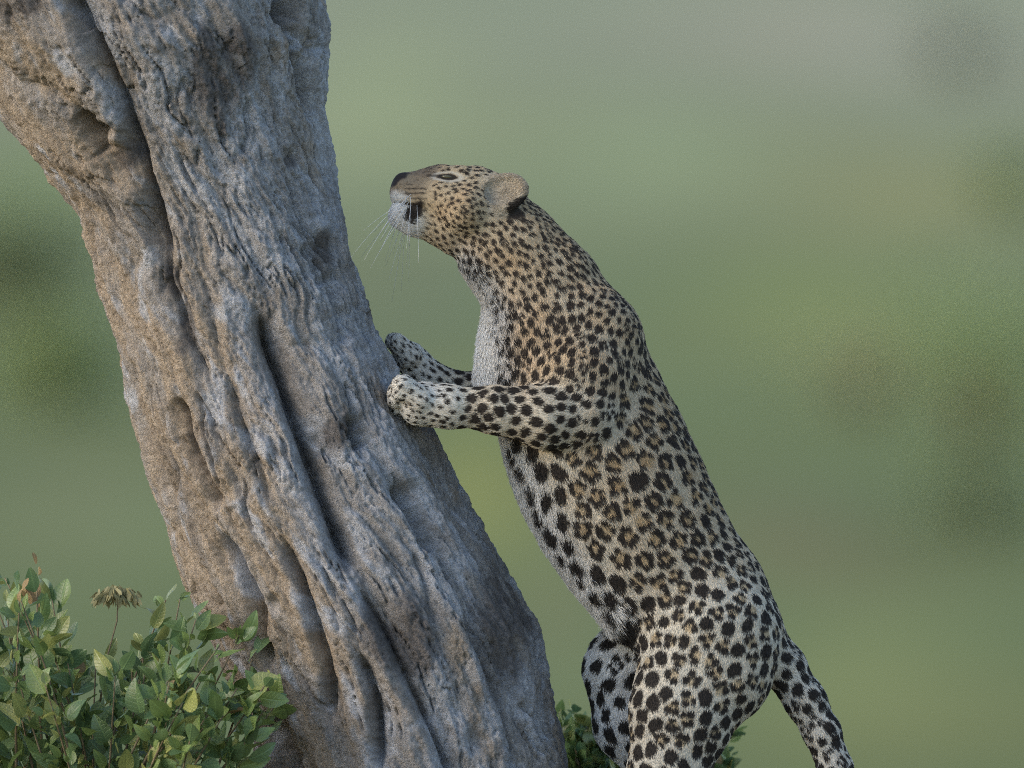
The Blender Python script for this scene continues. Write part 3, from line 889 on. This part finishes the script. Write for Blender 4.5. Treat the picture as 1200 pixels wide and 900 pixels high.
# fur -------------------------------------------------------------
T3 = np.concatenate([Q[:, [0, 1, 2]], Q[:, [0, 2, 3]]])
ar = np.linalg.norm(np.cross(V[T3[:, 1]] - V[T3[:, 0]], V[T3[:, 2]] - V[T3[:, 0]]), axis=1)
dens = ar * (1 + 0.8 * headw[T3[:, 0]])
NH = 520000
tri = rng.choice(len(T3), NH, p=dens / dens.sum())
b1 = np.sqrt(rng.random(NH)); b2 = rng.random(NH); bc = np.stack([1 - b1, b1 * (1 - b2), b1 * b2], 1)
tv = T3[tri]
def itp(a):
    return (a[tv] * (bc[..., None] if a.ndim == 2 else bc)).sum(1)
hp = itp(V); hn = itp(VN); hn /= np.linalg.norm(hn, axis=1)[:, None]
hf = itp(flow); hl_ = itp(HLEN) * 0.6 * rng.uniform(.65, 1.2, NH)     # mm -> drawing units
keep = (itp(nose) < .4) & (hp[:, 2] > -1100)
jit = np.stack([noise(hp / 9, 1.1), noise(hp / 9, 5.1), noise(hp / 9, 9.1)], 1) * (.33 + .3 * itp(chest) + .3 * itp(bw))[:, None] + rng.normal(size=(NH, 3)) * (.16 + .16 * itp(bw) + .14 * itp(chest))[:, None]
ft = hf / (np.linalg.norm(hf, axis=1)[:, None] + 1e-9) + jit
ft -= hn * (ft * hn).sum(1)[:, None]; ft /= np.linalg.norm(ft, axis=1)[:, None] + 1e-9
lift = 0.30 + 0.24 * rng.random(NH) + 0.14 * itp(bw) + 0.1 * itp(gro)
coatc = itp(coat); dk = itp(dark); dkc = itp(c_dark); nz = itp(nose)
dk = sstep(.26, .54, dk + rng.normal(size=NH) * .05)
hc_ = lerp3(coatc, dkc, dk)
hc_ *= (1 + rng.normal(size=NH) * .15 + .12 * noise(hp / 9, 77.))[:, None]
hp, hn, ft, hl_, lift, hc_ = hp[keep], hn[keep], ft[keep], hl_[keep], lift[keep], hc_[keep]
NH = len(hp); K = 4
pp = np.zeros((NH, K, 3), dtype=np.float32); rr = np.zeros((NH, K), dtype=np.float32)
for k in range(K):
    s = k / (K - 1)
    pp[:, k] = to_world(hp - hn * 0.5 + ft * (hl_ * s * np.sqrt(1 - lift ** 2))[:, None] + hn * (hl_ * lift * (s - 0.38 * s * s))[:, None] + np.array([0, 0, -1.0]) * (hl_ * 0.05 * s * s)[:, None])
    rr[:, k] = 0.00046 * (1 - 0.80 * s ** 1.5) * np.where(hl_ < 3.0, .7, 1)
hc = bpy.data.hair_curves.new("fur")
hc.add_curves([K] * NH)
hc.position_data.foreach_set("vector", pp.ravel())
ra = hc.attributes.get("radius") or hc.attributes.new("radius", 'FLOAT', 'POINT')
ra.data.foreach_set("value", rr.ravel())
ca = hc.attributes.new("coat", 'FLOAT_COLOR', 'CURVE')
cc = np.ones((NH, 4), dtype=np.float32); cc[:, :3] = np.clip(hc_, .008, .8)
ca.data.foreach_set("color", cc.ravel())
fm = attr_mat("leopard_fur", "coat", 0.62, 0.25)
hc.materials.append(fm)
fur = bpy.data.objects.new("fur", hc); COL.objects.link(fur)
fur.parent = leopard; fur.matrix_parent_inverse = leopard.matrix_basis.inverted()
fur["kind"] = "stuff"
fur["label"] = "short spotted coat of cream, tan and black hair"

# eyes, whiskers
EYEM, n_, l_, b_ = new_mat("eye_glass")
b_.inputs["Base Color"].default_value = (.10, .075, .03, 1); b_.inputs["Roughness"].default_value = .08
tn = n_.new("ShaderNodeTexNoise"); tn.inputs["Scale"].default_value = 90
rp = n_.new("ShaderNodeValToRGB"); rp.color_ramp.elements[0].color = (.04, .034, .018, 1); rp.color_ramp.elements[1].color = (.18, .15, .075, 1)
l_.new(tn.outputs[0], rp.inputs[0]); l_.new(rp.outputs[0], b_.inputs["Base Color"])
import bmesh
for s, c in ((1, EYE[0]), (-1, EYE[1])):
    bm = bmesh.new(); bmesh.ops.create_uvsphere(bm, u_segments=20, v_segments=12, radius=1.0)
    ce = c - nV * s * 1.6
    for v in bm.verts:
        p = ce + (fV * v.co.x * 6.6 + uV * (v.co.y * 2.7 - v.co.x * 1.5) + nV * s * v.co.z * 4.0)
        v.co = Vector(to_world(p[None])[0])
    m_ = bpy.data.meshes.new("eye"); bm.to_mesh(m_); bm.free()
    e_ = link("eye", m_, EYEM, leopard)
WH = plain("whisker_white", (.62, .61, .60), .4, .5, (20, .05))
for s in (1, -1):
    for k in range(16):
        f_ = 64 + 3.0 * (k % 4) ; u_ = -14 - 4.2 * (k // 4)
        p_ = H(f_, u_, s * (21 - 1.6 * (k // 4)))
        ln = random.uniform(40, 105)
        d_ = -fV * random.uniform(-.65, .35) - uV * random.uniform(.55, 1.05) + nV * s * random.uniform(.25, .8)
        d_ /= np.linalg.norm(d_)
        pts = [p_ + d_ * ln * t + np.array([0, 0, -1.0]) * ln * .22 * t * t for t in np.linspace(0, 1, 7)]
        link("whisker", tube_mesh("whisker", to_world(np.array(pts)), np.linspace(.00060, .00022, 7), 4), WH, leopard)

# ---------------------------------------------------------------- shrubs round the tree's foot
LG = leaf_mat("leaf_green", (0.150, 0.215, 0.068)); LD = leaf_mat("leaf_deep_green", (0.100, 0.165, 0.070)); LY = leaf_mat("leaf_yellow_green", (0.235, 0.260, 0.085)); LB = leaf_mat("leaf_dry_tan", (0.26, 0.180, 0.085), .7)
LMATS = [LG, LD, LY, LB]
STEM = plain("shrub_stem", (.15, .12, .075), .8, .2, (60, .3))
def leaf_geo(L, wd, fold, curl, twist, tip=1.0):
    n = 8; V_, F_ = [], []
    for i in range(n + 1):
        t = i / n
        w = wd * (math.sin(math.pi * min(1, t ** .86 * .97 + .018))) ** .66 * (1 - .18 * t)
        y_ = L * t; z_ = -curl * L * t * t
        c_, s_ = math.cos(twist * t), math.sin(twist * t)
        for sx in (-1, 0, 1):
            X_, Z_ = sx * w, abs(sx) * fold * w + (0.06 * w * math.sin(9 * t) * sx)
            V_.append((X_ * c_ - Z_ * s_, y_, z_ + X_ * s_ + Z_ * c_))
    for i in range(n):
        for k in (0, 1):
            a = i * 3 + k; F_.append((a, a + 1, a + 4, a + 3))
    # petiole
    b = len(V_); V_ += [(-.0009, -.22 * L, .0), (.0009, -.22 * L, 0), (.0007, 0.01 * L, 0), (-.0007, 0.01 * L, 0)]; F_.append((b, b+1, b+2, b+3))
    bl = [(v[0] / wd, v[1] / L, 0) for v in V_]
    return np.array(V_), F_, np.array(bl)
LEAFS = [leaf_geo(1, random.uniform(.24, .40), random.uniform(.1, .55), random.uniform(-.15, .5), random.uniform(-.9, .9)) for _ in range(12)]
LEAF_ME = {}
def set_blade(me, bl):
    a = me.attributes.new('blade', 'FLOAT_VECTOR', 'POINT'); a.data.foreach_set('vector', np.asarray(bl, dtype=np.float32).ravel())
def leaf_me(v, m):
    if (v, m) not in LEAF_ME:
        k = bpy.data.meshes.new("leaf"); k.from_pydata([tuple(p) for p in LEAFS[v][0]], [], LEAFS[v][1]); k.update()
        set_blade(k, LEAFS[v][2]); k.materials.append(LMATS[m]); k.polygons.foreach_set("use_smooth", np.ones(len(k.polygons), dtype=bool)); LEAF_ME[(v, m)] = k
    return LEAF_ME[(v, m)]
def frame(dirv, face):
    y_ = dirv / np.linalg.norm(dirv); x_ = np.cross(y_, face); x_ /= np.linalg.norm(x_) + 1e-9; z_ = np.cross(x_, y_)
    return np.stack([x_, y_, z_], 1)

def shrub(name, label, base, tops, nleaf, size, n_parts, vis, cat="shrub", dry_px=None, mixw=(.47, .36, .16, .01)):
    root = empty(name, W(*base)); tag(root, label, cat)
    root_z = root.location.z
    cand = []
    for (tx, ty, td) in tops:
        b0 = np.array([base[0] + random.gauss(0, 40), base[1] + 4, base[2] + random.gauss(0, 30)])
        e = np.array([tx, ty, td], float)
        mid = (b0 + e) / 2 + np.array([random.gauss(0, 25), 30, random.gauss(0, 25)])
        ts = np.linspace(0, 1, 12)
        cv_ = np.array([(1-t)**2 * b0 + 2*t*(1-t) * mid + t*t * e for t in ts])
        cw = np.array([np.array(W(*p)) for p in cv_])
        link("stem", tube_mesh("stem", cw, np.linspace(.0055, .0013, 12), 6), STEM, root)
        for k in range(nleaf):
            t = 1 - abs(random.gauss(0, .36)); t = max(.30, min(1.02, t))
            i = min(10, int(t * 11)); p = cw[i] + (cw[i+1] - cw[i]) * (t * 11 - i)
            dirs = cw[i+1] - cw[i]; dirs /= np.linalg.norm(dirs)
            out = np.array([random.gauss(0, 1), random.gauss(-.25, 1), random.gauss(.1, .5)]); out /= np.linalg.norm(out)
            sp = out * min(1.6, abs(random.gauss(0, 1))) * .045 * max(.12, 1.25 - t * 1.1)
            dv = dirs * .75 + out * .9 + np.array([0, 0, random.gauss(.1, .45)])
            fc = np.array([random.gauss(0, .9), -0.6 + random.gauss(0, .7), .6 + random.gauss(0, .6)])
            L = size * (random.uniform(.75, 1.3) if random.random() < .42 else random.uniform(.25, .7))
            m = random.choices(range(4), mixw)[0]
            if dry_px and math.hypot((p[0] / PX + 600) - dry_px[0], (GROUND_U - p[2] / PX) - dry_px[1]) < dry_px[2] and random.random() < .55: m = 3
            cand.append((p + sp + dv * .2 * L, dv, fc, L, random.randrange(12), m))
    def score(c):
        px, py = c[0][0] / PX + 600, GROUND_U - c[0][2] / PX
        if not vis(px, py): return -1e9
        return -c[0][1] + c[3] * 2
    cand.sort(key=score, reverse=True)
    for (p, dv, fc, L, v, m) in cand[:n_parts]:
        if score((p, dv, fc, L)) < -1e8: break
        o = bpy.data.objects.new("leaf", leaf_me(v, m)); COL.objects.link(o)
        M = frame(dv, fc)
        mat = np.eye(4); mat[:3, :3] = M * L; mat[:3, 3] = p
        from mathutils import Matrix
        o.parent = root; o.matrix_parent_inverse = root.matrix_basis.inverted()
        o.matrix_basis = Matrix(mat.tolist())
    rest = cand[n_parts:]
    if rest:
        VV, FF, MI, BL = [], [], [], []
        for (p, dv, fc, L, v, m) in rest:
            M = frame(dv, fc); b = len(VV)
            pts = (LEAFS[v][0] * L) @ M.T + p
            VV += [tuple(q_) for q_ in pts]; FF += [tuple(b + k for k in f) for f in LEAFS[v][1]]; MI += [m] * len(LEAFS[v][1]); BL.append(LEAFS[v][2])
        me = bpy.data.meshes.new("foliage"); me.from_pydata(VV, [], FF); me.update(); set_blade(me, np.concatenate(BL))
        for m in LMATS: me.materials.append(m)
        me.polygons.foreach_set("material_index", MI)
        tag(link("foliage", me, None, root), kind="stuff")
    return root

tops = []
# outline of the left shrub's top, then fill below it
for (tx, ty) in [(8,676),(26,690),(44,672),(60,704),(-20,690),(-60,700),(-110,690),(84,775),(112,770),(150,780),(168,760),(196,704),(210,700),(230,724),(262,752),(286,744),(300,770),(322,808),(334,818),(316,790),(280,800),(240,790)]:
    tops.append((tx + random.gauss(0, 3), ty, random.uniform(-230, -120) if tx > 200 else random.uniform(-200, 120)))
for k in range(44):
    tx = random.uniform(-190, 310)
    top = np.interp(tx, [-190, 30, 90, 130, 200, 260, 320], [705, 695, 795, 795, 745, 770, 820])
    tops.append((tx, top + abs(random.gauss(20, 60)), random.uniform(-260, 160) if tx < 190 else random.uniform(-290, -185)))
left = shrub("shrub", "leafy green shrub with dry tan tips at the left foot of the trunk", (90, GROUND_U, -60), tops, 40, .050, 300,
             lambda px, py: -10 < px < 350 and 640 < py < 905, dry_px=(48, 690, 30))
# drooping dry flower head on its stalk
hw_ = [np.array(W(120, 820, -100)), np.array(W(128, 770, -110)), np.array(W(140, 726, -115)), np.array(W(142, 690, -115))]
st = link("flower_stalk", tube_mesh("flower_stalk", hw_, [.0022, .0018, .0016, .0012], 6), STEM, left)
FL = leaf_mat("dry_flower", (.185, .165, .080), .7, .3)
VV, FF = [], []
for k in range(150):
    a_ = random.uniform(0, 6.28); el = random.uniform(-.3, 1.4); r_ = random.uniform(.35, 1)
    d_ = np.array([math.cos(a_) * math.cos(el), math.sin(a_) * math.cos(el), math.sin(el) * .75])
    p = hw_[-1] + d_ * np.array([.045, .04, .032]) * r_ + np.array([-.004, 0, -.012])
    dv = d_ * .6 + np.array([random.gauss(0, .3), random.gauss(0, .3), -.9]); M = frame(dv, np.array([random.gauss(0, 1), -1, random.gauss(0, 1)]))
    L = random.uniform(.014, .028); b = len(VV)
    VV += [tuple(q_) for q_ in (np.array([(-.10, 0, 0), (.10, 0, 0), (.16, .6, .05), (0, 1, 0), (-.16, .6, .05)]) * L) @ M.T + p]; FF.append(tuple(range(b, b + 5)))
me = bpy.data.meshes.new("flower_head"); me.from_pydata(VV, [], FF); me.update()
fh = link("flower_head", me, FL); fh.parent = st; fh.matrix_parent_inverse = (left.matrix_basis @ st.matrix_parent_inverse).inverted(); fh["label"] = "drooping dry olive brown flower head"

tops = []
for (tx, ty) in [(652,846),(664,850),(676,842),(690,852),(704,856),(640,840),(716,868),(728,880),(852,850),(858,868),(846,880)]:
    tops.append((tx, ty, random.uniform(230, 330)))
for k in range(26):
    tx = random.uniform(640, 745); tops.append((tx, np.interp(tx, [640, 690, 745], [850, 858, 900]) + abs(random.gauss(0, 34)), random.uniform(230, 380)))
for k in range(8):
    tops.append((random.uniform(745, 860), random.uniform(900, 980), random.uniform(230, 380)))
shrub("shrub", "small green shrub behind the trunk at the leopard's hind legs", (720, GROUND_U, 300), tops, 70, .036, 250,
      lambda px, py: 640 < px < 875 and 830 < py < 905, mixw=(.55, .25, .18, .02))

# ---------------------------------------------------------------- bushes on the far slope (well out of focus)
BM = {"dark": leaf_mat("slope_dark", (.135, .165, .080), .7, .5), "mid": leaf_mat("slope_mid", (.170, .210, .085), .7, .5), "olive": leaf_mat("slope_olive", (.220, .230, .095), .7, .5), "grey": leaf_mat("slope_grey", (.185, .195, .150), .7, .5)}
def far_bush(px, py, rpx, D, mat, label, squash=.8, n=1500):
    x_ = (px - 600) * PX * D / 30; zc = 1.1 + (450 - py) * PX * D / 30; r_ = rpx * PX * D / 30; y_ = D - 30
    gz_ = float(ground_z(np.array(x_), np.array(y_)))
    root = empty("bush", (x_, y_, gz_)); tag(root, label, "bush", "bushes on the far slope")
    top = max(zc, gz_ + r_ * .6)
    for k in range(4):
        a_ = 1.57 * k + random.random(); e = np.array([x_ + math.cos(a_) * r_ * .5, y_ + math.sin(a_) * r_ * .5, top + r_ * .1])
        s0 = np.array([x_, y_, gz_ - .1])
        link("stem", tube_mesh("stem", [s0, (s0 + e) / 2 + np.array([0, 0, .1]), e], [.09 * r_, .06 * r_, .02 * r_], 6), STEM, root)
    cs = [np.array([x_, y_, top]) + rng.normal(size=3) * np.array([r_ * .45, r_ * .4, r_ * .34 * squash]) for _ in range(26)]
    VV, FF = [], []
    for k in range(n):
        p = cs[k % 26] + rng.normal(size=3) * r_ * .2
        p[2] = max(p[2], gz_ + .05)
        a_ = rng.normal(size=3); a_ /= np.linalg.norm(a_); b_ = np.cross(a_, rng.normal(size=3)); b_ /= np.linalg.norm(b_)
        s = r_ * rng.uniform(.05, .10); i = len(VV)
        VV += [p - a_ * s, p + b_ * s * .6, p + a_ * s, p - b_ * s * .6]; FF.append((i, i+1, i+2, i+3))
    link("crown", mesh_np("crown", VV, FF), BM[mat], root, smooth=False)
far_bush(25, 300, 100, 250, "dark", "blurred dark green bush on the far slope beside the trunk's upper left edge")
far_bush(70, 440, 90, 215, "mid", "blurred mid green bush on the slope left of the trunk, below the dark one")
far_bush(1150, 655, 80, 180, "dark", "darkest blurred bush on the lower slope beyond the leopard's tail", n=800)
far_bush(1115, 130, 70, 390, "grey", "hazy grey bush high on the slope behind the leopard", n=380)
far_bush(1190, 225, 50, 300, "mid", "blurred green bush on the slope below the hazy grey one")
far_bush(1150, 470, 150, 205, "mid", "wide blurred green bush on the slope above the darkest bush", n=420)
far_bush(1010, 500, 110, 215, "olive", "blurred olive bush on the slope behind the leopard's back", n=200)
